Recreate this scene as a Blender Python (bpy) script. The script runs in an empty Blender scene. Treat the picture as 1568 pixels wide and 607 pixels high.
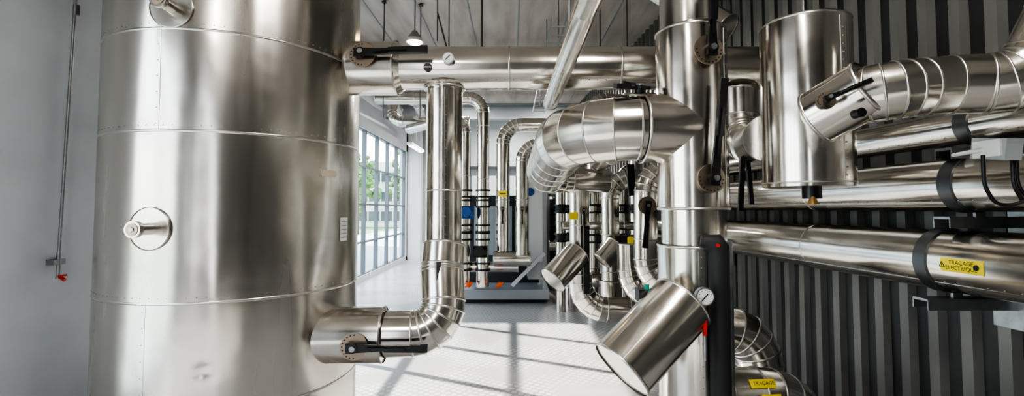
import bpy, math, random
from mathutils import Vector, Matrix
random.seed(4)
V=Vector
F=737.0; CU=784.0; VC=288.0; TH=math.radians(2.5); CAMZ=1.6
def L(u,v,y):
    a=(u-CU)/F; b=(VC-v)/F
    d=V((a, math.cos(TH)-b*math.sin(TH), math.sin(TH)+b*math.cos(TH)))
    k=y/d.y
    return V((d.x*k, y, CAMZ+d.z*k))
# ------------------------------------------------ materials
def newmat(name):
    m=bpy.data.materials.new(name); m.use_nodes=True
    return m, m.node_tree, m.node_tree.nodes['Principled BSDF']
def simple(name,col,rough=.5,metal=0,emit=None,es=0,noise=0,nscale=8):
    m,nt,b=newmat(name)
    b.inputs['Base Color'].default_value=(*col,1)
    b.inputs['Roughness'].default_value=rough
    b.inputs['Metallic'].default_value=metal
    if emit:
        b.inputs['Emission Color'].default_value=(*emit,1); b.inputs['Emission Strength'].default_value=es
    if noise:
        tc=nt.nodes.new('ShaderNodeTexCoord'); n=nt.nodes.new('ShaderNodeTexNoise'); n.inputs['Scale'].default_value=nscale; n.inputs['Detail'].default_value=6
        r=nt.nodes.new('ShaderNodeValToRGB')
        r.color_ramp.elements[0].position=.3; r.color_ramp.elements[1].position=.7
        r.color_ramp.elements[0].color=(*[c*(1-noise) for c in col],1); r.color_ramp.elements[1].color=(*[min(1,c*(1+noise)) for c in col],1)
        nt.links.new(tc.outputs['Object'],n.inputs['Vector']); nt.links.new(n.outputs['Fac'],r.inputs['Fac']); nt.links.new(r.outputs['Color'],b.inputs['Base Color'])
    return m
def metalmat(name,col,r0,r1,wav=.012,scale=(1,1,1),wscale=2.2,fine=0):
    m,nt,b=newmat(name); N=nt.nodes; K=nt.links
    b.inputs['Metallic'].default_value=1
    tc=N.new('ShaderNodeTexCoord'); mp=N.new('ShaderNodeMapping'); mp.inputs['Scale'].default_value=scale
    K.new(tc.outputs['Object'],mp.inputs['Vector'])
    n=N.new('ShaderNodeTexNoise'); n.inputs['Scale'].default_value=5; n.inputs['Detail'].default_value=5
    K.new(mp.outputs['Vector'],n.inputs['Vector'])
    mr=N.new('ShaderNodeMapRange'); mr.inputs['From Min'].default_value=.3; mr.inputs['From Max'].default_value=.7
    mr.inputs['To Min'].default_value=r0; mr.inputs['To Max'].default_value=r1
    K.new(n.outputs['Fac'],mr.inputs['Value']); K.new(mr.outputs['Result'],b.inputs['Roughness'])
    cr=N.new('ShaderNodeValToRGB'); cr.color_ramp.elements[0].position=.25; cr.color_ramp.elements[1].position=.75
    cr.color_ramp.elements[0].color=(*[c*.84 for c in col],1); cr.color_ramp.elements[1].color=(*col,1)
    K.new(n.outputs['Fac'],cr.inputs['Fac']); K.new(cr.outputs['Color'],b.inputs['Base Color'])
    w=N.new('ShaderNodeTexNoise'); w.inputs['Scale'].default_value=wscale; w.inputs['Detail'].default_value=1
    K.new(mp.outputs['Vector'],w.inputs['Vector'])
    bp=N.new('ShaderNodeBump'); bp.inputs['Distance'].default_value=wav; bp.inputs['Strength'].default_value=1
    K.new(w.outputs['Fac'],bp.inputs['Height'])
    if fine:
        w2=N.new('ShaderNodeTexNoise'); w2.inputs['Scale'].default_value=9; w2.inputs['Detail'].default_value=0; K.new(tc.outputs['Object'],w2.inputs['Vector'])
        b2=N.new('ShaderNodeBump'); b2.inputs['Distance'].default_value=fine; K.new(w2.outputs['Fac'],b2.inputs['Height']); K.new(bp.outputs['Normal'],b2.inputs['Normal']); bp=b2
    K.new(bp.outputs['Normal'],b.inputs['Normal'])
    return m
ALU=metalmat('aluminium_jacket',(.77,.73,.675),.14,.23,.005,fine=.0006)
TANKM=metalmat('tank_cladding',(.66,.625,.58),.19,.29,.05,scale=(1,1,.11),wscale=2.8,fine=.0012)
BEAD=simple('bead_aluminium',(.62,.60,.57),.28,1)
STEEL=simple('galvanised_steel',(.36,.37,.38),.4,1,noise=.15,nscale=20)
DARKST=simple('clamp_steel',(.12,.125,.13),.4,.8)
BLACK=simple('black_plastic',(.008,.008,.009),.35)
RUB=simple('black_foam_rubber',(.018,.018,.02),.6)
BROWN=simple('bronze_disc',(.33,.27,.22),.4,1)
YEL=simple('yellow_label',(.85,.68,.03),.45)
INK=simple('label_ink',(.02,.02,.02),.6)
RED=simple('red_handle',(.55,.03,.02),.4)
ORG=simple('orange_handle',(.75,.13,.02),.45)
BLUE=simple('blue_pump_paint',(.02,.08,.28),.35)
GREEN=simple('green_paint',(.02,.25,.18),.4)
BRASS=simple('brass',(.55,.36,.15),.35,1)
WHITE=simple('white_enamel',(.75,.75,.74),.4)
CREAM=simple('cream_paper',(.62,.55,.42),.6)
CAB=simple('cabinet_grey',(.36,.38,.40),.45)
CABD=simple('cabinet_dark',(.035,.038,.042),.5)
WALLM=simple('painted_wall',(.58,.61,.64),.7,noise=.05,nscale=3)
WALLF=simple('far_wall_paint',(.52,.55,.58),.7,noise=.05,nscale=2)
WALLR=simple('rear_wall_paint',(.11,.11,.112),.7,noise=.05,nscale=2)
BEAM=simple('beam_paint',(.24,.26,.28),.5)
FRAME=simple('window_frame_paint',(.13,.15,.17),.45)
COLW=simple('column_paint',(.70,.72,.74),.6)
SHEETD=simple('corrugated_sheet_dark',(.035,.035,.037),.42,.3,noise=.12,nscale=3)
SHEETLIT=simple('corrugated_sheet_rib_lit',(.17,.166,.158),.4,.3,noise=.12,nscale=3)  # same sheet, ribs coloured lighter to paint in how they catch light
GLOW=simple('fluorescent_tube',(1,1,1),.5,emit=(1,.97,.9),es=9)
WARM=simple('warm_bulb',(1,1,1),.5,emit=(1,.72,.38),es=18)
def glassmat():
    m=bpy.data.materials.new('window_glass'); m.use_nodes=True; nt=m.node_tree; nt.nodes.clear()
    o=nt.nodes.new('ShaderNodeOutputMaterial'); mx=nt.nodes.new('ShaderNodeMixShader'); mx.inputs[0].default_value=.06
    t=nt.nodes.new('ShaderNodeBsdfTransparent'); t.inputs[0].default_value=(.95,.98,.97,1); g=nt.nodes.new('ShaderNodeBsdfGlossy'); g.inputs['Roughness'].default_value=.02
    nt.links.new(t.outputs[0],mx.inputs[1]); nt.links.new(g.outputs[0],mx.inputs[2]); nt.links.new(mx.outputs[0],o.inputs[0]); return m
GLASS=glassmat()
def floormat():
    m,nt,b=newmat('floor_resin'); N=nt.nodes; K=nt.links
    tc=N.new('ShaderNodeTexCoord')
    n=N.new('ShaderNodeTexNoise'); n.inputs['Scale'].default_value=1.3; n.inputs['Detail'].default_value=8; K.new(tc.outputs['Object'],n.inputs['Vector'])
    cr=N.new('ShaderNodeValToRGB'); cr.color_ramp.elements[0].position=.3; cr.color_ramp.elements[1].position=.72
    cr.color_ramp.elements[0].color=(.36,.35,.345,1); cr.color_ramp.elements[1].color=(.50,.49,.48,1); K.new(n.outputs['Fac'],cr.inputs['Fac'])
    mp=N.new('ShaderNodeMapping'); mp.inputs['Rotation'].default_value=(0,0,.6); mp.inputs['Scale'].default_value=(15,15,15); K.new(tc.outputs['Object'],mp.inputs['Vector'])
    ch=N.new('ShaderNodeTexVoronoi'); ch.inputs['Scale'].default_value=1; ch.inputs['Randomness'].default_value=.1; K.new(mp.outputs['Vector'],ch.inputs['Vector'])
    n2=N.new('ShaderNodeTexNoise'); n2.inputs['Scale'].default_value=.9; n2.inputs['Detail'].default_value=2; K.new(tc.outputs['Object'],n2.inputs['Vector'])
    s=N.new('ShaderNodeMapRange'); s.inputs['From Min'].default_value=.4; s.inputs['From Max'].default_value=.5; K.new(n2.outputs['Fac'],s.inputs['Value'])
    lt=N.new('ShaderNodeMath'); lt.operation='LESS_THAN'; lt.inputs[1].default_value=.36; K.new(ch.outputs['Distance'],lt.inputs[0])
    mu=N.new('ShaderNodeMath'); mu.operation='MULTIPLY'; K.new(lt.outputs[0],mu.inputs[0]); K.new(s.outputs[0],mu.inputs[1])
    m2=N.new('ShaderNodeMath'); m2.operation='MULTIPLY'; m2.inputs[1].default_value=.6; K.new(mu.outputs[0],m2.inputs[0])
    mx=N.new('ShaderNodeMixRGB'); mx.inputs['Color2'].default_value=(.80,.79,.78,1); K.new(m2.outputs[0],mx.inputs['Fac']); K.new(cr.outputs['Color'],mx.inputs['Color1'])
    K.new(mx.outputs['Color'],b.inputs['Base Color']); b.inputs['Roughness'].default_value=.3
    bp=N.new('ShaderNodeBump'); bp.inputs['Distance'].default_value=.002; bp.inputs['Strength'].default_value=.5; K.new(mu.outputs[0],bp.inputs['Height']); K.new(bp.outputs['Normal'],b.inputs['Normal'])
    return m
FLOORM=floormat()
def ceilmat():
    m,nt,b=newmat('ceiling_deck'); N=nt.nodes; K=nt.links
    tc=N.new('ShaderNodeTexCoord'); mp=N.new('ShaderNodeMapping'); mp.inputs['Scale'].default_value=(3.2,.5,1); K.new(tc.outputs['Object'],mp.inputs['Vector'])
    n=N.new('ShaderNodeTexNoise'); n.inputs['Scale'].default_value=1.5; n.inputs['Detail'].default_value=8; K.new(mp.outputs['Vector'],n.inputs['Vector'])
    cr=N.new('ShaderNodeValToRGB'); cr.color_ramp.elements[0].position=.25; cr.color_ramp.elements[1].position=.75
    cr.color_ramp.elements[0].color=(.31,.265,.235,1); cr.color_ramp.elements[1].color=(.52,.465,.425,1); K.new(n.outputs['Fac'],cr.inputs['Fac'])
    K.new(cr.outputs['Color'],b.inputs['Base Color']); b.inputs['Roughness'].default_value=.8
    return m
CEILM=ceilmat()
# ------------------------------------------------ mesh builder
def perp(d):
    r=V((0,0,1)) if abs(d.z)<.9 else V((1,0,0))
    return (r-d*r.dot(d)).normalized()
class B:
    def __init__(s,name): s.name=name; s.v=[]; s.f=[]; s.m=[]; s.s=[]; s.mats=[]
    def mi(s,m):
        if m not in s.mats: s.mats.append(m)
        return s.mats.index(m)
    def face(s,idx,m,sm=False): s.f.append(idx); s.m.append(s.mi(m)); s.s.append(sm)
    def ring(s,pts):
        i=len(s.v); s.v.extend(pts); return i
    def skin(s,a,b,n,m,sm=True,closed=True):
        for k in range(n if closed else n-1):
            k2=(k+1)%n; s.face((a+k,a+k2,b+k2,b+k),m,sm)
    def tube(s,P,r,m,n=36,flags=None,split=True,caps=(True,True),bead=BEAD,bh=.004,bw=.008,capm=None):
        P=[V(p) for p in P]; k=len(P)
        R=r if isinstance(r,(list,tuple)) else [r]*k
        D=[(P[i+1]-P[i]).normalized() for i in range(k-1)]
        nv=perp(D[0]); frames=[]
        for d in D:
            nv=(nv-d*nv.dot(d)).normalized(); frames.append((nv.copy(),d.cross(nv)))
        M=[D[0]]+[(D[i-1]+D[i]).normalized() for i in range(1,k-1)]+[D[-1]]
        def rg(j,i,rr,sh=0):
            a,b=frames[i]; d=D[i]; mm=M[j]; o=[]
            for q in range(n):
                t=2*math.pi*q/n; off=a*(math.cos(t)*rr)+b*(math.sin(t)*rr)
                o.append(P[j]+off-d*(off.dot(mm)/d.dot(mm))+mm*sh)
            return o
        last=None
        for i in range(k-1):
            if split or last is None: A=s.ring(rg(i,i,R[i]))
            else: A=last
            Bq=s.ring(rg(i+1,i,R[i+1])); s.skin(A,Bq,n,m); last=Bq
        cm=capm or m
        if caps[0]:
            a=s.ring(rg(0,0,R[0])); s.face(tuple(reversed(range(a,a+n))),cm)
        if caps[1]:
            a=s.ring(rg(k-1,k-2,R[-1])); s.face(tuple(range(a,a+n)),cm)
        if flags:
            for j in range(k):
                if flags[j]:
                    i=min(j,k-2); rr=R[j]; pr=None
                    for sh,h in ((-bw,-.001),(-bw*.5,bh),(bw*.5,bh),(bw,-.001)):
                        c=s.ring(rg(j,i,rr+h,sh))
                        if pr is not None: s.skin(pr,c,n,bead)
                        pr=c
        return s
    def cyl(s,a,b,r,m,r1=None,n=28,ends=False,capm=None):
        a=V(a); b=V(b)
        return s.tube([a,b],[r,r if r1 is None else r1],m,n=n,flags=[ends,ends] if ends else None,capm=capm)
    def pipe(s,pts,r,bend=.3,n=6,step=.9,m=None,rr=None,seg=36,caps=(True,True),ends=True,bh=.004):
        P,fl=route(pts,bend,n,step)
        if ends: fl[0]=fl[-1]=True
        s.tube(P,r,m or ALU,n=seg,flags=fl,caps=caps,bh=bh); return s
    def box(s,c,size,m,rot=None):
        c=V(c); h=V(size)/2; rot=rot or Matrix.Identity(3)
        q=[c+rot@V((x*h.x,y*h.y,z*h.z)) for x in(-1,1) for y in(-1,1) for z in(-1,1)]
        for f in ((0,1,3,2),(4,6,7,5),(0,4,5,1),(2,3,7,6),(0,2,6,4),(1,5,7,3)):
            i=s.ring([q[k] for k in f]); s.face((i,i+1,i+2,i+3),m)
        return s
    def bar(s,a,b,w,t,m,nrm=V((0,-1,0)),w2=None):
        a=V(a); b=V(b); d=(b-a).normalized(); nn=(nrm-d*nrm.dot(d)).normalized(); sd=d.cross(nn); w2=w2 or w
        q=[]
        for p,ww in((a,w),(b,w2)):
            for x,y in((-1,-1),(1,-1),(1,1),(-1,1)): q.append(p+sd*(x*ww/2)+nn*(y*t/2))
        for f in ((0,3,2,1),(4,5,6,7),(0,1,5,4),(1,2,6,5),(2,3,7,6),(3,0,4,7)):
            i=s.ring([q[k] for k in f]); s.face((i,i+1,i+2,i+3),m)
        return s
    def lever(s,c,nrm,dr,ln,rd=.07,m=BLACK):
        c=V(c); nrm=V(nrm).normalized(); dr=V(dr); dr=(dr-nrm*dr.dot(nrm)).normalized()
        s.cyl(c-nrm*.03,c+nrm*.02,rd*.6,STEEL); s.cyl(c+nrm*.018,c+nrm*.026,rd,BROWN)
        sd=nrm.cross(dr)
        for i in range(11):
            t=math.pi*(i/10-.5)+math.pi; p=c+(dr*math.cos(t)+sd*math.sin(t))*rd*.85
            s.cyl(p+nrm*.026,p+nrm*.029,rd*.055,INK,n=8)
        s.cyl(c+nrm*.026,c+nrm*.075,rd*.36,m); s.cyl(c+nrm*.075,c+nrm*.085,rd*.2,STEEL)
        o=nrm*.06
        s.bar(c+o-dr*rd*.5,c+o+dr*ln*.45,rd*.7,.018,m,nrm,rd*.4)
        s.bar(c+o+dr*ln*.42+nrm*.01,c+o+dr*ln+nrm*.012,rd*.45,.03,m,nrm,rd*.55)
        s.bar(c+o+dr*ln*.2+nrm*.02,c+o+dr*ln*.7+nrm*.035,rd*.2,.012,m,nrm)
        return s
    def seam(s,a,b,r,out,sp=.06,rv=.0035):
        a=V(a); b=V(b); d=(b-a).normalized(); out=V(out); out=(out-d*out.dot(d)).normalized(); sd=d.cross(out)
        s.bar(a+out*(r+.0005),b+out*(r+.0005),.006,.003,BEAD,out)
        ln=(b-a).length; k=int(ln/sp)
        for i in range(k):
            p=a+d*(sp*(i+.5))+(out*math.cos(.07)+sd*math.sin(.07))*r; s.cyl(p-out*.001,p+out*.0035,rv,STEEL,n=6)
        return s
    def patch(s,p,d,ref,r,s0,s1,a0,a1,m,n=10):
        p=V(p); d=V(d).normalized(); ref=V(ref); ref=(ref-d*ref.dot(d)).normalized(); up=(V((0,0,1))-d*d.z) if abs(d.z)<.9 else d.cross(ref)
        up=up.normalized()
        A=[p+d*s0+(ref*math.cos(a0+(a1-a0)*k/n)+up*math.sin(a0+(a1-a0)*k/n))*r for k in range(n+1)]
        C=[q+d*(s1-s0) for q in A]; a=s.ring(A); c=s.ring(C); s.skin(a,c,n+1,m,True,False); return s
    def text(s,txt,size,p,d,ref,r,sc,ac,m):
        cu=bpy.data.curves.new('t','FONT'); cu.body=txt; cu.size=size; cu.align_x='CENTER'; cu.align_y='CENTER'
        ob=bpy.data.objects.new('t',cu); bpy.context.scene.collection.objects.link(ob)
        dg=bpy.context.evaluated_depsgraph_get(); me=bpy.data.meshes.new_from_object(ob.evaluated_get(dg))
        p=V(p); d=V(d).normalized(); ref=V(ref); ref=(ref-d*ref.dot(d)).normalized(); up=(V((0,0,1))-d*d.z).normalized()
        i=s.ring([p+d*(sc+v.co.x)+(ref*math.cos(ac+v.co.y/r)+up*math.sin(ac+v.co.y/r))*r for v in me.vertices])
        for f in me.polygons: s.face(tuple(i+k for k in f.vertices),m)
        bpy.data.objects.remove(ob); bpy.data.meshes.remove(me); return s
    def done(s):
        me=bpy.data.meshes.new(s.name); me.from_pydata([tuple(v) for v in s.v],[],s.f)
        for m in s.mats: me.materials.append(m)
        me.polygons.foreach_set('material_index',s.m); me.polygons.foreach_set('use_smooth',s.s)
        me.validate(); me.update()
        ob=bpy.data.objects.new(s.name,me); bpy.context.scene.collection.objects.link(ob); return ob
def route(P,R,n=6,step=.9):
    P=[V(p) for p in P]; out=[P[0]]; fl=[False]
    Rs=R if isinstance(R,(list,tuple)) else [R]*len(P)
    for i in range(1,len(P)-1):
        d1=(P[i]-P[i-1]).normalized(); d2=(P[i+1]-P[i]).normalized(); th=d1.angle(d2)
        if th<.02: out.append(P[i]); fl.append(True); continue
        Rr=Rs[i]; t=Rr*math.tan(th/2); mx=.48*min((P[i]-P[i-1]).length,(P[i+1]-P[i]).length)
        if len(P)==3: mx=.95*min((P[i]-P[i-1]).length,(P[i+1]-P[i]).length)
        if t>mx: t=mx; Rr=t/math.tan(th/2)
        nr=(d2-d1*d1.dot(d2)).normalized(); c=P[i]-d1*t+nr*Rr; nn=max(2,round(n*th/(math.pi/2)))
        for k in range(nn+1):
            ph=th*k/nn; out.append(c+(-nr*math.cos(ph)+d1*math.sin(ph))*Rr); fl.append(True)
    out.append(P[-1]); fl.append(False)
    o2=[out[0]]; f2=[fl[0]]
    for i in range(1,len(out)):
        a,b=out[i-1],out[i]; ln=(b-a).length; q=int(ln/step) if step else 0
        for k in range(1,q+1):
            if k*step<ln-.15: o2.append(a+(b-a)*(k*step/ln)); f2.append(True)
        o2.append(b); f2.append(fl[i])
    return o2,f2
# ------------------------------------------------ room shell
WX=-3.3; H=4.6
def RX(y): return 2.64-.0625*(y-2.18)
b=B('floor'); b.box((-.1,6,-.05),(6.8,20.4,.1),FLOORM); b.done()
b=B('ceiling'); b.box((-.1,6,H+.06),(6.8,20.4,.12),CEILM)
for i in range(9):
    b.box((WX+.4+i*.75,6,H-.004),(.02,20,.008),BEAM)
b.done()
b=B('wall_left')
b.box((WX-.1,3.45,H/2),(.2,3.0,H),WALLM); b.box((WX-.1,6,4.0),(.2,20.2,1.2),WALLM); b.box((WX-.1,6,.06),(.2,20.2,.12),WALLM); b.box((WX-.1,-2.8,H/2),(.2,2.7,H),WALLM); b.box((WX-.1,15.6,H/2),(.2,1.2,H),WALLM)
b.done()
def window(name,axis,fix,a0,a1,z0,z1,step,zs):
    w=B(name)
    def bx(a,bq,z,zz,t=.09):
        c=((a+bq)/2,(z+zz)/2); 
        if axis=='y': w.box((fix,c[0],c[1]),(t,abs(bq-a),zz-z),FRAME)
        else: w.box((c[0],fix,c[1]),(abs(bq-a),t,zz-z),FRAME)
    k=int(round((a1-a0)/step))
    for i in range(k+1):
        a=a0+(a1-a0)*i/k; bx(a-.03,a+.03,z0,z1)
    for z in [z0]+zs+[z1]: bx(a0,a1,z-.02,z+.02,.08)
    if axis=='y': q=[V((fix,a0,z0)),V((fix,a1,z0)),V((fix,a1,z1)),V((fix,a0,z1))]
    else: q=[V((a0,fix,z0)),V((a1,fix,z0)),V((a1,fix,z1)),V((a0,fix,z1))]
    i=w.ring(q); w.face((i,i+1,i+2,i+3),GLASS); w.done()
window('window_1','y',WX-.08,4.95,15.0,.12,3.4,1.0,[.85,1.7,2.55])
window('window_2','y',WX-.08,-1.45,1.95,.12,3.4,1.1,[1.2,2.3])
b=B('wall_back'); b.box((-.1,15.9,H/2),(6.8,.2,H),WALLF); b.done()
b=B('wall_rear'); b.box((-2.8,-4.1,H/2),(1.4,.2,H),WALLR); b.box((.9,-4.1,H/2),(4.8,.2,H),WALLR); b.box((-1.8,-4.1,4.2),(.6,.2,.8),WALLR); b.box((-1.8,-4.1,.1),(.6,.2,.2),WALLR); b.done()
window('window_3','x',-4.1,-2.1,-1.5,.2,3.8,.6,[2.2])
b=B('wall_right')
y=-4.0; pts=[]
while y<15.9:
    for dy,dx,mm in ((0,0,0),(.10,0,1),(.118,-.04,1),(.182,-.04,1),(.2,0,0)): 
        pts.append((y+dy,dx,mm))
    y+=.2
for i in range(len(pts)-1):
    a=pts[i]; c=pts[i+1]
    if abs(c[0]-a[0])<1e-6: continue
    mm=SHEETD if (a[1]==0 and c[1]==0) else SHEETLIT
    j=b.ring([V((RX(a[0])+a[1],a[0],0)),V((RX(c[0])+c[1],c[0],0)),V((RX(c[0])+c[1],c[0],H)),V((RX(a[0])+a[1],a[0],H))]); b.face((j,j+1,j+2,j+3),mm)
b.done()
b=B('trim_1'); b.box((WX+.22,15.3,H/2-.2),(.4,.35,H-.4),COLW); b.done()
for i,yy in enumerate((8.6,12.4)):
    b=B('ceiling_beam'); b.box((-.2,yy,4.3),(6.1,.2,.06),BEAM); b.box((-.2,yy,3.94),(6.1,.2,.05),BEAM); b.box((-.2,yy,4.12),(6.1,.03,.4),BEAM); b.done()
# exterior
b=B('exterior_ground'); b.box((-34,25,-.2),(61,80,.1),simple('lawn',(.20,.30,.12),.9,noise=.3,nscale=.6)); b.box((-7,25,-.14),(6,60,.04),simple('paving',(.5,.5,.48),.9)); b.done()
FW=simple('facade_white',(.70,.70,.68),.8); FD=simple('facade_glazing',(.10,.12,.14),.2)
b=B('sun_blocking_wing')
b.box((-18,50,3.0),(30,6,6.4),FW)
for z in (.9,2.8,4.7):
    b.box((-18,46.98,z),(29,.1,.9),FD)
    for i in range(24): b.box((-32+i*1.2,46.9,z),(.12,.12,.95),FW)
b.done()
b=B('sun_blocking_wing'); b.box((-13,17.8,3.8),(9,11.6,8),FW)  # wing added out of view to keep sun off the far floor
for z in (1.2,3.9,6.3):
    for i in range(7): b.box((-8.48,13.0+i*1.6,z),(.08,1.1,1.2),FD)
b.done()
LEAF=simple('foliage',(.12,.22,.07),.8,noise=.5,nscale=2); BARK=simple('bark',(.1,.07,.05),.9)
for tx,ty,tr in ((-13.5,42,1.9),(-9.6,44,1.6),(-10.6,33,.9)):
    b=B('tree'); b.cyl((tx,ty,-.15),(tx,ty,3.4),.16,BARK,.1,n=10)
    for i in range(90):
        c=V((tx+random.gauss(0,tr*.55),ty+random.gauss(0,tr*.55),4.2+random.gauss(0,tr*.6))); rr=tr*random.uniform(.10,.22)
        pr=None
        for q in range(7):
            ph=math.pi*q/6; rad=max(.01,rr*math.sin(ph))
            cc=b.ring([c+V((rad*math.cos(t*math.pi/5)*random.uniform(.7,1.3),rad*math.sin(t*math.pi/5)*random.uniform(.7,1.3),rr*math.cos(ph))) for t in range(10)])
            if pr is not None: b.skin(pr,cc,10,LEAF,False)
            pr=cc
    b.done()
# ------------------------------------------------ storage tank
TC=V((-1.95,3.47,0)); TR=.8
b=B('storage_tank')
zs=[0,.45,1.075,2.04,2.62,3.3]
def tp(a,z,r=TR): return TC+V((math.cos(a)*r,-math.sin(a)*r,z))
# shell with a real shallow dent near the foot
def dent(a,z):
    o=0
    for a0,z0,sa,sz,dp in ((math.radians(73),.70,.055,.035,.012),(math.radians(66),1.45,.30,.30,.004),(math.radians(100),2.30,.22,.2,.004),(math.radians(50),.65,.25,.25,.004)):
        o+=dp*math.exp(-((a-a0)/sa)**2-((z-z0)/sz)**2)
    return o
NA=256
for zi in range(len(zs)-1):
    nz=max(1,int((zs[zi+1]-zs[zi])/.03)); pr=None
    for k in range(nz+1):
        z=zs[zi]+(zs[zi+1]-zs[zi])*k/nz
        q=b.ring([tp(-2*math.pi*i/NA+2*math.pi,z,TR-dent((2*math.pi-2*math.pi*i/NA)%(2*math.pi),z)) for i in range(NA)])
        if pr is not None: b.skin(pr,q,NA,TANKM)
        pr=q
b.tube([TC+V((0,0,z)) for z in zs],TR-.01,BEAD,n=128,flags=None,caps=(True,True)) if False else None
for z in zs:
    pr=None
    for sh,h in ((-.009,-.001),(-.0045,.003),(.0045,.003),(.009,-.001)):
        q=b.ring([tp(-2*math.pi*i/128,z+sh,TR+h) for i in range(128)])
        if pr is not None: b.skin(pr,q,128,BEAD)
        pr=q
pr=None
for k in range(9):
    t=math.pi/2*k/8; q=b.ring([TC+V((math.cos(a*math.pi/32)*TR*math.cos(t)*1+0,math.sin(a*math.pi/32)*TR*math.cos(t),3.3+.3*math.sin(t))) for a in range(64)])
    if pr is not None: b.skin(pr,q,64,TANKM)
    pr=q
for z in zs[2:5]:
    for i in range(100):
        a=2*math.pi*i/100; b.cyl(tp(a,z+.03,TR-.002),tp(a,z+.03,TR+.002),.0032,STEEL,n=6)
for a,z0,z1 in ((math.radians(92),2.04,3.3),(math.radians(95),0,1.075)):
    b.patch(TC,V((0,0,1)),V((math.cos(a),-math.sin(a),0)),TR+.001,z0,z1,-.004,.004,BEAD,n=3)
    z=z0+.04
    while z<z1: b.cyl(tp(a+.02,z,TR-.002),tp(a+.02,z,TR+.002),.003,STEEL,n=6); z+=.09
def nozzle(u_ang,z):
    n=V((math.cos(u_ang),-math.sin(u_ang),0)); p=TC+n*TR+V((0,0,z))
    b.tube([p-n*.01,p+n*.004],[.118,.118],TANKM,n=40,flags=[False,True],bh=.004,bw=.004)
    b.cyl(p,p+n*.10,.034,TANKM); b.cyl(p+n*.09,p+n*.115,.046,TANKM,.046); b.cyl(p+n*.115,p+n*.119,.034,BROWN); b.cyl(p+n*.119,p+n*.125,.014,STEEL,n=6)
nozzle(math.radians(94),1.49); nozzle(math.radians(88),2.74)
def tpatch(a,da,z0,z1,m,r): b.patch(TC,V((0,0,1)),V((math.cos(a),-math.sin(a),0)),r,z0,z1,-da,da,m)
tpatch(math.radians(10),.06,1.38,1.54,WHITE,TR+.003)
for k in range(5): tpatch(math.radians(10),.045,1.40+k*.027,1.408+k*.027,CAB,TR+.004)
tpatch(math.radians(22),.085,1.81,1.855,CREAM,TR+.003)
b.done()
# ------------------------------------------------ header pipe
HY=3.5
b=B('header_pipe'); hz=L(700,105,HY).z
b.pipe([(-1.2,HY,hz),(-.02,HY,hz),(.78,HY,hz),(1.84,HY,hz)],.156,step=0,seg=48)
b.seam((-.8,HY,hz),(1.0,HY,hz),.156,(0,-1,-.9))
b.tube([(-1.22,HY,hz),(-.84,HY,hz)],[.195,.195],ALU,n=48,flags=[True,True],bh=.006)
b.tube([(-.84,HY,hz),(-.80,HY,hz)],[.195,.16],ALU,n=48)
pd=L(556,86,HY-.2); b.lever(V((pd.x,HY-.2,pd.z)),(0,-1,.15),(1,0,.03),.46,.09)
for u,r_ in((687,.04),):
    q=L(u,91,HY-.17); b.cyl(V((q.x,HY-.13,q.z)),V((q.x,HY-.20,q.z)),r_,STEEL); b.cyl(V((q.x,HY-.2,q.z)),V((q.x,HY-.205,q.z)),r_*.85,WHITE); b.bar(V((q.x-.02,HY-.21,q.z-.015)),V((q.x+.015,HY-.21,q.z+.02)),.005,.002,INK)
q=L(655,103,HY-.16); b.cyl(V((q.x,HY-.13,q.z)),V((q.x,HY-.165,q.z)),.03,BLACK); b.box(V((q.x,HY-.168,q.z)),(.05,.004,.008),STEEL)
b.done()
# drop pipe
b=B('drop_pipe'); dx=L(680,250,HY).x; dz=L(680,376,HY).z
b.tube([(dx,HY,hz-.165),(dx,HY,hz-.15)],[.15,.15],ALU,flags=[False,True])
b.tube([(dx,HY,hz-.13),(dx,HY,L(680,292,HY).z),(dx,HY,dz)],.131,ALU,n=48,flags=[False,True,True],bh=.004)
b.seam((dx,HY,dz),(dx,HY,hz-.17),.131,(.15,-1,0))
lz=L(560,516,3.2).z
C=V((-.455,3.30,lz)); p1=V((-1.30,3.24,lz))
P,fl=route([(dx,HY,dz),(dx-.005,3.45,dz-.16),C,p1],[0,.3,.34,.3],n=6,step=0)
fl[0]=True
b.tube(P,.152,ALU,n=48,flags=fl,bh=.004)
b.tube([p1,V((-.86,3.26,lz))],[.183,.183],ALU,n=48,flags=[False,True])
c=L(543,530,3.075); b.lever(c,(.1,-1,0),(1,0,-.02),.46,.085)
b.bar(L(672,402,3.30),L(669,430,3.27),.035,.003,BLACK,V((0,-1,.2)),.004)
b.done()
# ------------------------------------------------ riser column
cx,cy=1.09,2.9
b=B('insulated_riser_pipe')
zt=L(1062,52,2.9).z
z1=L(1062,320,2.9).z; z2=L(1062,376,2.9).z
b.tube([(cx-.02,cy,4.55),(cx-.02,cy,zt+.0)],[.16,.16],ALU,n=48)
b.tube([(cx,cy,zt+.03),(cx,cy,zt),(cx,cy,z1)],[.165,.205,.205],ALU,n=56,flags=[False,True,True],bh=.005)
b.tube([(cx,cy,z1),(cx,cy,z2)],.185,ALU,n=56)
b.tube([(cx,cy,z2),(cx,cy,.0)],.21,ALU,n=56,flags=[True,False],bh=.005)
b.seam((cx,cy,.1),(cx,cy,z2-.02),.21,(-.25,-1,0)); b.seam((cx,cy,z1+.03),(cx,cy,zt-.02),.205,(.75,-.85,0))
ez=L(1062,198,2.9).z
P,fl=route([V((cx,cy,ez)),V((.36,2.87,ez)),V((.33,4.5,1.96))],[0,.38,0],n=5,step=.3)
fl[1]=True
b.tube(P,.193,ALU,n=56,flags=fl,bh=.003,bw=.006)
b.tube([P[0],V((.78,cy-.01,ez))],.206,ALU,n=56,flags=[False,True],bh=.005)
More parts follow.
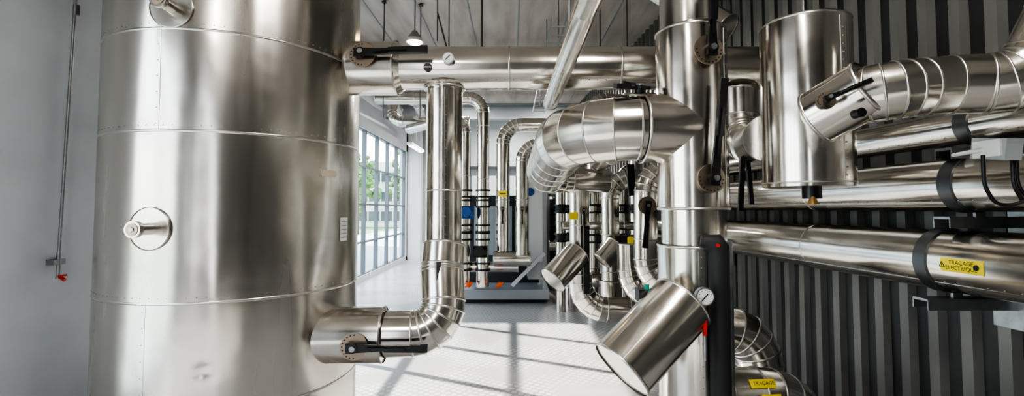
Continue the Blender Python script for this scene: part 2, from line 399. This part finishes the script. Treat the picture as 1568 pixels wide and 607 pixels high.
# levers
b.lever(L(1082,78,2.68),(.12,-1,0),(0.02,0,1),.36,.085)
b.lever(L(1086,274,2.68),(.12,-1,0),(.1,0,1),.55,.08)
c=L(978,146,2.9); b.lever(c+V((0,-.02,-.02)),(0,-.3,1),(-1,-.2,0),.16,.10)
# strainer branch
a=L(1044,464,2.66); e=L(952,566,2.52)
b.tube([a,e],.170,ALU,n=56,flags=[True,True],bh=.004)
b.seam(a,e,.170,(-.5,-1,.3),.05)
b.box(L(985,452,2.72),(.07,.09,.07),BLACK); b.cyl(L(990,446,2.7),L(990,436,2.7),.015,GREEN)
b.done()
b=B('black_insulated_tube')
t0=L(1100,372,2.64); b.tube([V((t0.x,2.64,0)),V((t0.x,2.64,t0.z-.03)),V((t0.x-.02,2.64,t0.z)),V((t0.x-.09,2.66,t0.z+.01))],[.055,.055,.05,.03],RUB,n=24,split=False)
q=V((t0.x+.085,2.74,0)); b.tube([q,q+V((0,0,t0.z))],.035,STEEL,n=20)
b.cyl(V((t0.x-.03,2.58,t0.z-.01)),V((t0.x-.03,2.57,t0.z-.01)),.01,RED)
b.done()
b=B('pressure_gauge')
g=L(1080,455,2.52); b.cyl(g+V((0,.03,0)),g,.048,STEEL,n=32); b.cyl(g,g+V((0,-.004,0)),.041,WHITE,n=32); b.bar(g+V((-.02,-.006,-.02)),g+V((.012,-.006,.016)),.005,.002,INK)
for k in range(9):
    t=math.radians(-45+k*33.75); p=g+V((math.cos(t)*.034,-.005,math.sin(t)*.034)); b.cyl(p,p+V((0,-.001,0)),.0025,INK,n=6)
b.cyl(g+V((0,.015,-.045)),g+V((0,.015,-.13)),.009,BRASS); b.cyl(g+V((0,.015,-.12)),g+V((0,.015,-.17)),.014,RED); b.bar(g+V((-.005,0,-.14)),g+V((-.005,0,-.20)),.016,.008,RED); b.cyl(g+V((0,.015,-.17)),g+V((0,.015,-.33)),.011,STEEL); b.cyl(g+V((0,.015,-.18)),g+V((0,.17,-.18)),.012,BRASS)
b.done()
# ------------------------------------------------ air separator vessel
b=B('air_separator_vessel')
vz0=L(1240,287,2.5).z; vz1=L(1235,38,2.5).z; vx=1.54; vr=.212
b.tube([(vx,2.5,vz0),(vx,2.5,vz0+.02),(vx,2.5,vz1-.01),(vx,2.5,vz1)],[vr-.002,vr,vr,vr-.005],ALU,n=64,flags=[False,True,True,False],bh=.002,bw=.005)
b.cyl((vx,2.47,vz0),(vx,2.47,vz0-.06),.045,BLACK); b.cyl((vx-.015,2.44,vz0-.05),(vx-.015,2.44,vz0-.09),.012,BRASS,.028)
b.seam((vx,2.5,vz0+.03),(vx,2.5,vz1-.03),vr,(.25,-1,0),.04)
b.cyl((vx,2.5,vz1),(vx,2.5,4.6),.008,STEEL,n=8)
b.done()
b=B('separator_branch_pipe')
P,fl=route([L(1262,172,2.34),L(1325,142,1.92),L(1450,130,1.92),L(1575,128,1.80),V((2.12,1.72,2.5))],[0,.2,.4,.25,0],n=5,step=.18)
b.tube(P,.117,ALU,n=48,flags=fl,bh=.003,bw=.005)
a=L(1252,180,2.12); e=L(1332,134,1.95)
b.tube([a,e],.122,ALU,n=48,flags=[True,True],bh=.003)
b.lever(L(1262,157,1.92),(-.3,-1,.1),(1,0,.35),.15,.035); q=L(1320,172,1.82); b.cyl(q+V((0,.04,0)),q,.018,BLACK)
b.done()
b=B('separator_return_pipe')
b.pipe([(1.45,2.7,2.0),(1.62,3.2,2.02),(1.66,HY,2.12),(1.66,HY,hz-.16)],.135,bend=.25,n=5,step=0)
b.lever(L(1150,205,2.85),(-.5,-1,0),(1,0,.2),.14,.05); 
b.done()
b=B('valve_lever_pair'); 
q=L(1137,240,3.0); b.cyl(V((1.6,3.12,q.z)),q,.012,STEEL); b.bar(q,q+V((-.02,0,-.34)),.03,.02,BLACK); b.bar(q+V((.03,0,0)),q+V((.05,0,-.30)),.025,.02,BLACK); b.done()
# ------------------------------------------------ wall pipes
def PX(y,o=0): return 2.32-.0625*(y-2.18)+o
def wallpipe(name,z,r,o=0,y0=.6,y1=7.0,clampy=(2.55,5.3)):
    b=B(name); ys=[y0,2.0,3.5,5.4,y1]
    b.tube([(PX(y,o),y,z) for y in ys],r,ALU,n=48,flags=[True]*len(ys),bh=.003,bw=.006)
    b.seam((PX(y0,o),y0,z),(PX(5,o),5,z),r,(-1,0,-.9),.07)
    for y in clampy:
        a=V((PX(y-.035,o),y-.035,z)); c=V((PX(y+.035,o),y+.035,z)); b.tube([a,c],r+.008,DARKST,n=48)
        b.box(V((PX(y-.04,o),y-.04,z-r-.02)),(.05,.015,.03),STEEL)
    return b
d=V((.0625,-1,0)).normalized()
b=wallpipe('heat_traced_wall_pipe',1.33,.16); 
py=2.33; P0=V((PX(py),py,1.33)); ref=V((-1,0,0))
b.patch(P0,d,ref,.1615,-.105,.105,-.24,.18,YEL); 
b.text('TRAÇAGE',.027,P0,d,ref,.163,.0,.05,INK); b.text('ELECTRIQUE',.027,P0,d,ref,.163,.0,-.11,INK)
def warn(s0):
    def pt(x,yv): 
        a=-.03+yv/.163; return P0+d*(s0+x)+V((-math.cos(a),0,math.sin(a)))*.1632
    for p,q in(((-.014,-.012),(.014,-.012)),((.014,-.012),(0,.014)),((0,.014),(-.014,-.012)),((0,-.006),(0,.006))):
        b.bar(pt(*p),pt(*q),.003,.001,INK,V((-1,0,0)))
warn(-.085)
q=P0+d*.083+V((-.1628,0,-.005)); b.cyl(q,q+V((-.001,0,0)),.014,INK,n=16)
b.done()
b=wallpipe('upper_wall_pipe',1.725,.138,.0,clampy=(2.42,5.3)); b.done()
b=wallpipe('small_wall_pipe',2.03,.095,.05,y1=6.3,clampy=(2.42,)); b.done()
def bracket(y,z,o=0,ln=.5):
    b=B('pipe_bracket'); x1=RX(y)-.05; x0=x1-ln
    b.box(((x0+x1)/2,y,z),(ln,.09,.012),STEEL); b.box(((x0+x1)/2,y-.045,z-.025),(ln,.006,.05),STEEL); b.box(((x0+x1)/2,y+.045,z-.025),(ln,.006,.05),STEEL)
    b.box((x1+.0,y,z-.05),(.012,.16,.2),STEEL); b.done()
bracket(2.51,1.135,ln=.46); bracket(2.42,1.555,ln=.42); bracket(5.3,1.135); bracket(2.42,1.9,ln=.40)
b=B('heat_tracing_junction_box')
q=L(1525,228,2.02); b.box(q,(.07,.15,.09),CAB,Matrix.Rotation(.15,3,'X')); b.box(q+V((-.038,0,0)),(.01,.12,.07),WHITE)
for k,(u0,u1,dep) in enumerate(((1505,1530,.0),(1550,1575,.03),(1556,1590,.05))):
    a=L(u0,238,1.98); c=L(u0+2,285,1.96); e=L(u1,322,1.98); f=L(u1+60,300,1.9)
    P,fl=route([a,c,e,f],.08,n=8,step=0); b.tube(P,.0075,BLACK,n=10,split=False)
a=L(1460,238,2.3); b.tube([a,L(1490,232,2.05),q],.009,WHITE,n=10,split=False)
b.done()
# lower ribbed elbows
b=B('elbow_pipe'); b.pipe([(1.25,3.6,.72),(1.82,3.6,.72),(1.82,3.6,.0)],.16,bend=.26,n=5,step=0); b.done()
b=B('elbow_pipe'); b.pipe([(1.31,3.0,.45),(1.68,3.0,.46),(1.95,3.25,.0)],.17,bend=.3,n=5,step=0)
pp=V((1.28,3.0,.45)); dd=V((1,0,.03)); b.patch(pp,dd,V((0,-1,0.0)),.177,.12,.27,.60,.90,YEL); b.text('TRAÇAGE',.028,pp,dd,V((0,-1,0)),.179,.2,.75,INK); b.patch(pp,dd,V((0,-1,0)),.177,.17,.28,.1,.4,YEL); b.text('TRAÇAGE',.022,pp,dd,V((0,-1,0)),.179,.225,.25,INK); b.done()
b=B('floor_conduit'); b.tube([(1.9,3.6,.03),(2.1,3.3,.03),(2.3,1.5,.03)],.018,STEEL,n=12,split=False); b.done()
# vent pipe
b=B('vent_pipe'); b.tube([L(843,158,3.2),L(898,12,1.70),L(915,-30,1.42)],.047,ALU,n=32,flags=[True,False,False],bh=.003)
q=L(872,75,2.3); b.cyl(q+V((0,0,.04)),V((q.x,q.y,4.6)),.006,STEEL,n=8); b.done()
# ------------------------------------------------ left wall drain line
b=B('wall_drain_pipe')
y0=3.47; x=WX+.05
b.tube([(x,y0+.08,4.3),(x,y0,1.28)],.011,STEEL,n=12); b.box((x-.02,y0,1.22),(.06,.09,.04),STEEL); b.cyl((x,y0,1.29),(x,y0,1.1),.014,STEEL); b.cyl((x,y0,1.12),(x+.05,y0,1.09),.012,RED); b.bar((x+.02,y0-.02,1.12),(x+.08,y0-.02,1.13),.014,.008,RED)
b.tube([(x,y0+.06,3.05),(x,y0+.06,3.12)],.02,DARKST)
b.done()
# ------------------------------------------------ heat pump skid
b=B('heat_pump_skid'); Y=8.3
b.box((-.15,Y+.7,.16),(1.55,1.7,.16),CAB); b.box((-.15,Y+.7,.04),(1.4,1.5,.08),CABD)
b.box((-.15,Y+1.1,1.05),(1.3,.9,1.6),CABD)
for k in range(5): b.box((-.6+k*.25,Y+.62,1.2),(.2,.03,.9),CAB)
for xx in(-.85,.55): 
    for yy in(Y-.08,Y+1.5): b.box((xx,yy,1.25),(.06,.06,2.1),CAB)
b.box((-.15,Y+.7,2.3),(1.5,1.66,.05),CAB); b.box((.43,Y+.2,1.35),(.32,.5,1.9),CAB); b.box((.41,Y-.06,1.45),(.24,.02,1.5),COLW)
q=L(812,294,8.2); b.cyl(V((q.x,Y-.07,q.z)),V((q.x,Y-.09,q.z)),.07,BLUE)
b.bar(V((.0,Y-.1,.3)),V((.55,Y-.1,.85)),.06,.05,COLW)
def px(u): return (u-784)*8.2/737
def blackjoint(x,y,z,r=.14):
    b.cyl((x,y,z-.07),(x,y,z-.04),r,BLACK); b.cyl((x,y,z+.04),(x,y,z+.07),r,BLACK); b.cyl((x,y,z-.05),(x,y,z+.05),r*.75,RUB)
yy=8.1
b.pipe([(px(713),yy,.36),(px(713),yy,3.05),(px(713)-.35,yy+.2,3.15),(px(713)-1.2,yy+1.2,3.15)],.095,bend=.2,n=6,seg=28)
b.pipe([(px(740),yy,.30),(px(740),yy,3.48),(-2.3,yy,3.48)],.105,bend=.25,n=6,seg=28)
b.pipe([(px(770),yy,.85),(px(770),yy,3.02),(1.9,yy,3.02)],.118,bend=.32,n=7,seg=28)
b.pipe([(px(799),yy-.2,.85),(px(799),yy-.2,2.66),(1.9,yy-.2,2.66)],.108,bend=.28,n=7,seg=28)
b.pipe([(-.3,yy-.1,.78),(.3,yy-.1,.78)],.125,seg=28); b.pipe([(-.7,yy+.1,.62),(.1,yy+.1,.62)],.09,seg=28)
for v in(297,312,350,362,408):
    for u in(713,740): q=L(u,v,yy); blackjoint(px(u),yy,q.z,.125)
for u,v in((716,326),(735,385)):
    q=L(u,v,yy); b.cyl(q+V((-.1,-.1,0)),q+V((.12,-.1,0)),.10,BLUE if v<330 else BLACK); b.cyl(q+V((0,-.1,0)),q+V((0,-.28,.02)),.08,BLUE if v<330 else BLACK)
for u in(718,765): q=L(u,437,7.9); b.cyl(q+V((0,.12,0)),q,.04,ORG); b.bar(q+V((-.06,-.01,-.03)),q+V((.06,-.01,.04)),.03,.03,ORG)
for u,v in((770,297),): q=L(u,v,yy-.13); b.box(V((px(770),yy-.125,q.z)),(.15,.012,.1),YEL); b.box(V((px(770),yy-.132,q.z)),(.1,.004,.02),INK)
for u in(770,799): 
    q=L(u,320,7.9); b.lever(V((px(u),yy-.12 if u==770 else yy-.3,q.z)),(0,-1,0),(0,0,-1),.25,.05)
b.done()
# ------------------------------------------------ mid-right pipe groups
def lx(u,y): return (u-784)*y/737
b=B('strainer_pipe_group'); Y=6.0
b.pipe([(.33,4.52,1.95),(.40,5.9,1.95),(1.2,6.0,1.95)],.15,bend=.4,n=5,seg=32,step=0)
x=lx(887,Y); b.pipe([(x,Y,1.95),(x,Y,.32+.02),(1.75,Y,.34)],.125,bend=.30,n=6,seg=32,step=.55)
b.pipe([(x,Y,.8),(x,Y,.36),(1.45,Y-.02,.36)],.15,bend=.33,n=6,seg=32,step=0)
a=L(884,388,5.8); e=L(846,430,5.6); b.tube([a,e],.165,ALU,n=36,flags=[True,True])
b.bar(L(898,346,5.75),L(898,450,5.75),.07,.04,BLACK)
b.box(L(878,331,5.85),(.09,.01,.09),YEL)
b.lever(L(893,322,5.86),(0,-1,0),(0,0,-1),.2,.05)
b.done()
b=B('strainer_pipe_group'); Y=6.6
x=lx(934,Y); b.pipe([(x,Y,.25),(x,Y,2.02),(1.9,Y,2.02)],.125,bend=.28,n=6,seg=32,step=.5)
b.cyl((x,Y,.33),(x,Y,.62),.15,ALU,ends=True)
a=L(943,374,6.35); e=L(922,400,6.3); b.tube([a,e],.13,ALU,n=32,flags=[True,True])
b.bar(L(965,252,6.0),L(968,300,6.0),.09,.05,BLACK)
b.box(L(966,370,6.2),(.09,.01,.1),YEL)
b.done()
b=B('bypass_pipe'); Y=5.0
b.pipe([(1.05,5.85,2.16),(1.05,Y,2.16)],.1,seg=28)
x=lx(990,Y); b.pipe([(1.85,Y,2.0),(x,Y,2.0),(x-.02,Y,.95),(1.9,Y-.1,.55)],.12,bend=.26,n=6,seg=32,step=.5)
b.pipe([(x-.08,Y+.5,1.2),(x-.08,Y+.5,.75),(x+.3,Y+.3,.45),(1.9,Y+.3,.3)],.12,bend=.3,n=6,seg=28,step=0)
b.lever(L(990,315,4.8),(0,-1,0),(-.1,0,-1),.42,.09)
b.box(L(966,368,4.9),(.05,.01,.07),YEL)
b.done()
b=B('distribution_pipe_row')
for u,y,z1_,r_ in((858,7.6,2.35,.075),(871,7.9,2.9,.08),(908,7.4,3.3,.10),(921,7.7,2.7,.07),(953,7.5,2.2,.09),(972,7.2,2.9,.08)):
    x=lx(u,y); b.pipe([(x,y,.0),(x,y,z1_),(max(x+.1,min(x+.6,1.85)),y+.1,z1_)],r_,bend=.2,seg=22,n=5,step=.7)
    blackjoint(x,y,1.15,r_+.03); blackjoint(x,y,1.6,r_+.03)
b.pipe([(.75,7.15,.55),(1.85,7.15,.55)],.10,seg=24); b.pipe([(.75,7.1,1.35),(1.85,7.1,1.35)],.06,seg=20)
b.box((1.0,7.25,1.75),(.16,.1,.2),BLACK); b.box((1.6,7.05,1.1),(.2,.12,.24),CABD)
b.done()
b=B('heat_pump_skid'); Y=9.6
b.box((1.3,Y+.6,.1),(1.3,1.3,.2),CAB); b.box((1.3,Y+.7,1.05),(1.2,.9,1.5),CABD)
for xx in(.72,1.35,1.9): b.box((xx,Y,1.2),(.06,.06,2.2),CAB)
b.box((1.3,Y,2.3),(1.25,.06,.06),CAB)
for u,z0,z1,r_ in((852,.4,2.2,.08),(866,.3,2.4,.07),(905,.3,3.3,.09),(918,.3,3.2,.07),):
    x=lx(u,Y-.2); b.pipe([(x,Y-.2,z0),(x,Y-.2,z1),(min(1.95,x+.5),Y-.1,z1)],r_,bend=.2,seg=20,n=5)
for u in (850,866,905): 
    for v in(325,352): q=L(u,v,Y-.2); blackjoint(lx(u,Y-.2),Y-.2,q.z,.11)
b.pipe([(.7,Y-.4,.9),(1.95,Y-.4,.9)],.1,seg=20); b.pipe([(.7,Y-.4,1.9),(1.95,Y-.4,1.9)],.07,seg=20)
b.done()
# ceiling-hung pipes
b=B('overhead_pipe'); b.pipe([(-2.9,12.5,4.0),(-2.55,10.2,4.0),(-2.5,10,3.42),(-.9,10,3.42)],.11,bend=.25,n=6,seg=24,step=1); 
b.cyl((-1.6,10,3.5),(-1.6,10,4.6),.008,STEEL,n=8); b.done()
b=B('overhead_pipe'); b.pipe([(-2.4,14,3.9),(-2.1,10.5,3.9),(-2.0,9.4,3.75),(-1.0,9.4,3.75)],.09,bend=.25,n=6,seg=24,step=1); b.cyl((-1.4,9.4,3.8),(-1.4,9.4,4.6),.008,STEEL,n=8); b.done()
b=B('overhead_pipe'); b.pipe([(1.32,4.9,4.0),(1.9,4.2,3.2)],.13,seg=24); b.done()
for u,y in((585,6.8),(642,6.9),(668,6.5),(686,6.5),(737,5.2),(921,5.5),(963,6.4)):
    b=B('hanger_rod'); x=lx(u,y); b.cyl((x,y,2.9 if u!=668 else 3.9),(x,y,4.6),.012 if u==737 else .008,DARKST,n=8)
    b.box((x,y,4.57),(.06,.06,.02),DARKST)
    if u==668: b.bar((x,y,4.3),(lx(686,6.5),6.5,3.7),.02,.02,DARKST)
    b.done()
b=B('cable_tray')
for sx in(-.12,.12): b.box((.55+sx,7.5,3.62),(.012,5.0,.06),STEEL)
for i in range(18): b.box((.55,5.2+i*.27,3.6),(.24,.02,.01),STEEL)
for yy in(5.6,7.5,9.4): b.cyl((.55,yy,3.62),(.55,yy,4.6),.008,STEEL,n=8)
b.done()
# ------------------------------------------------ lamps
def fill_strip(x,y,power=60):  # ceiling fixtures added for interior fill light and metal reflections
    b=B('added_fill_fixture'); b.box((x,y,H-.3),(.16,1.3,.05),WHITE); b.box((x,y,H-.335),(.1,1.2,.02),GLOW)
    b.cyl((x,y-.5,H-.28),(x,y-.5,H),.006,STEEL,n=8); b.cyl((x,y+.5,H-.28),(x,y+.5,H),.006,STEEL,n=8); o=b.done()
    ld=bpy.data.lights.new('fill_light','AREA'); ld.shape='RECTANGLE'; ld.size=.14; ld.size_y=1.25; ld.energy=power; ld.color=(1,.96,.9)
    lo=bpy.data.objects.new('fill_area_light',ld); lo.location=(x,y,H-.35); bpy.context.scene.collection.objects.link(lo); lo.parent=o
for x,y,p in((-1.2,-1.5,50),(.9,.9,50),(-1.2,11,110),(1.0,11,110),(0,14,110)): fill_strip(x,y,p)
b=B('added_fill_fixture'); q=L(637,226,11.0); b.box(q,(.12,1.4,.06),WHITE); b.box(q+V((0,0,-.035)),(.08,1.3,.01),GLOW); b.cyl(q,V((q.x,q.y,4.6)),.006,STEEL,n=8); b.done()
b=B('pendant_lamp'); q=L(635,62,5.6); b.cyl(q+V((0,0,.02)),q+V((0,0,-.02)),.09,WHITE,.1); b.cyl(q+V((0,0,.11)),q+V((0,0,.02)),.03,STEEL,.09); b.cyl(q+V((0,0,-.021)),q+V((0,0,-.035)),.075,WARM); b.cyl(q+V((0,0,.1)),V((q.x,q.y,4.6)),.008,STEEL,n=8); b.done()
# ------------------------------------------------ light
w=bpy.data.worlds.new('World'); bpy.context.scene.world=w; w.use_nodes=True; nt=w.node_tree; bg=nt.nodes['Background']
tc=nt.nodes.new('ShaderNodeTexCoord'); sx=nt.nodes.new('ShaderNodeSeparateXYZ'); cr=nt.nodes.new('ShaderNodeValToRGB')
nt.links.new(tc.outputs['Generated'],sx.inputs[0]); nt.links.new(sx.outputs['Z'],cr.inputs['Fac']); nt.links.new(cr.outputs['Color'],bg.inputs['Color'])
cr.color_ramp.elements[0].color=(.97,.98,1,1); cr.color_ramp.elements[1].color=(.55,.74,1,1); cr.color_ramp.elements[1].position=.8
bg.inputs['Strength'].default_value=4.5
sd=bpy.data.lights.new('Sun','SUN'); sd.energy=14; sd.angle=.012; sd.color=(1,.96,.9)
so=bpy.data.objects.new('sun_light',sd); so.rotation_euler=V((1,-.5,-.75)).to_track_quat('-Z','Y').to_euler(); bpy.context.scene.collection.objects.link(so)
cam=bpy.data.cameras.new('Camera'); co=bpy.data.objects.new('Camera',cam); bpy.context.scene.collection.objects.link(co)
cam.sensor_width=36; cam.lens=36*F/1568; cam.shift_y=(VC-303.5)/1568
co.location=(0,0,CAMZ); co.rotation_euler=(math.radians(90)+TH,0,0); cam.clip_start=.05; cam.clip_end=300
bpy.context.scene.camera=co
bpy.context.scene.view_settings.view_transform='AgX'
bpy.context.scene.view_settings.look='AgX - High Contrast'
bpy.context.scene.view_settings.exposure=.3
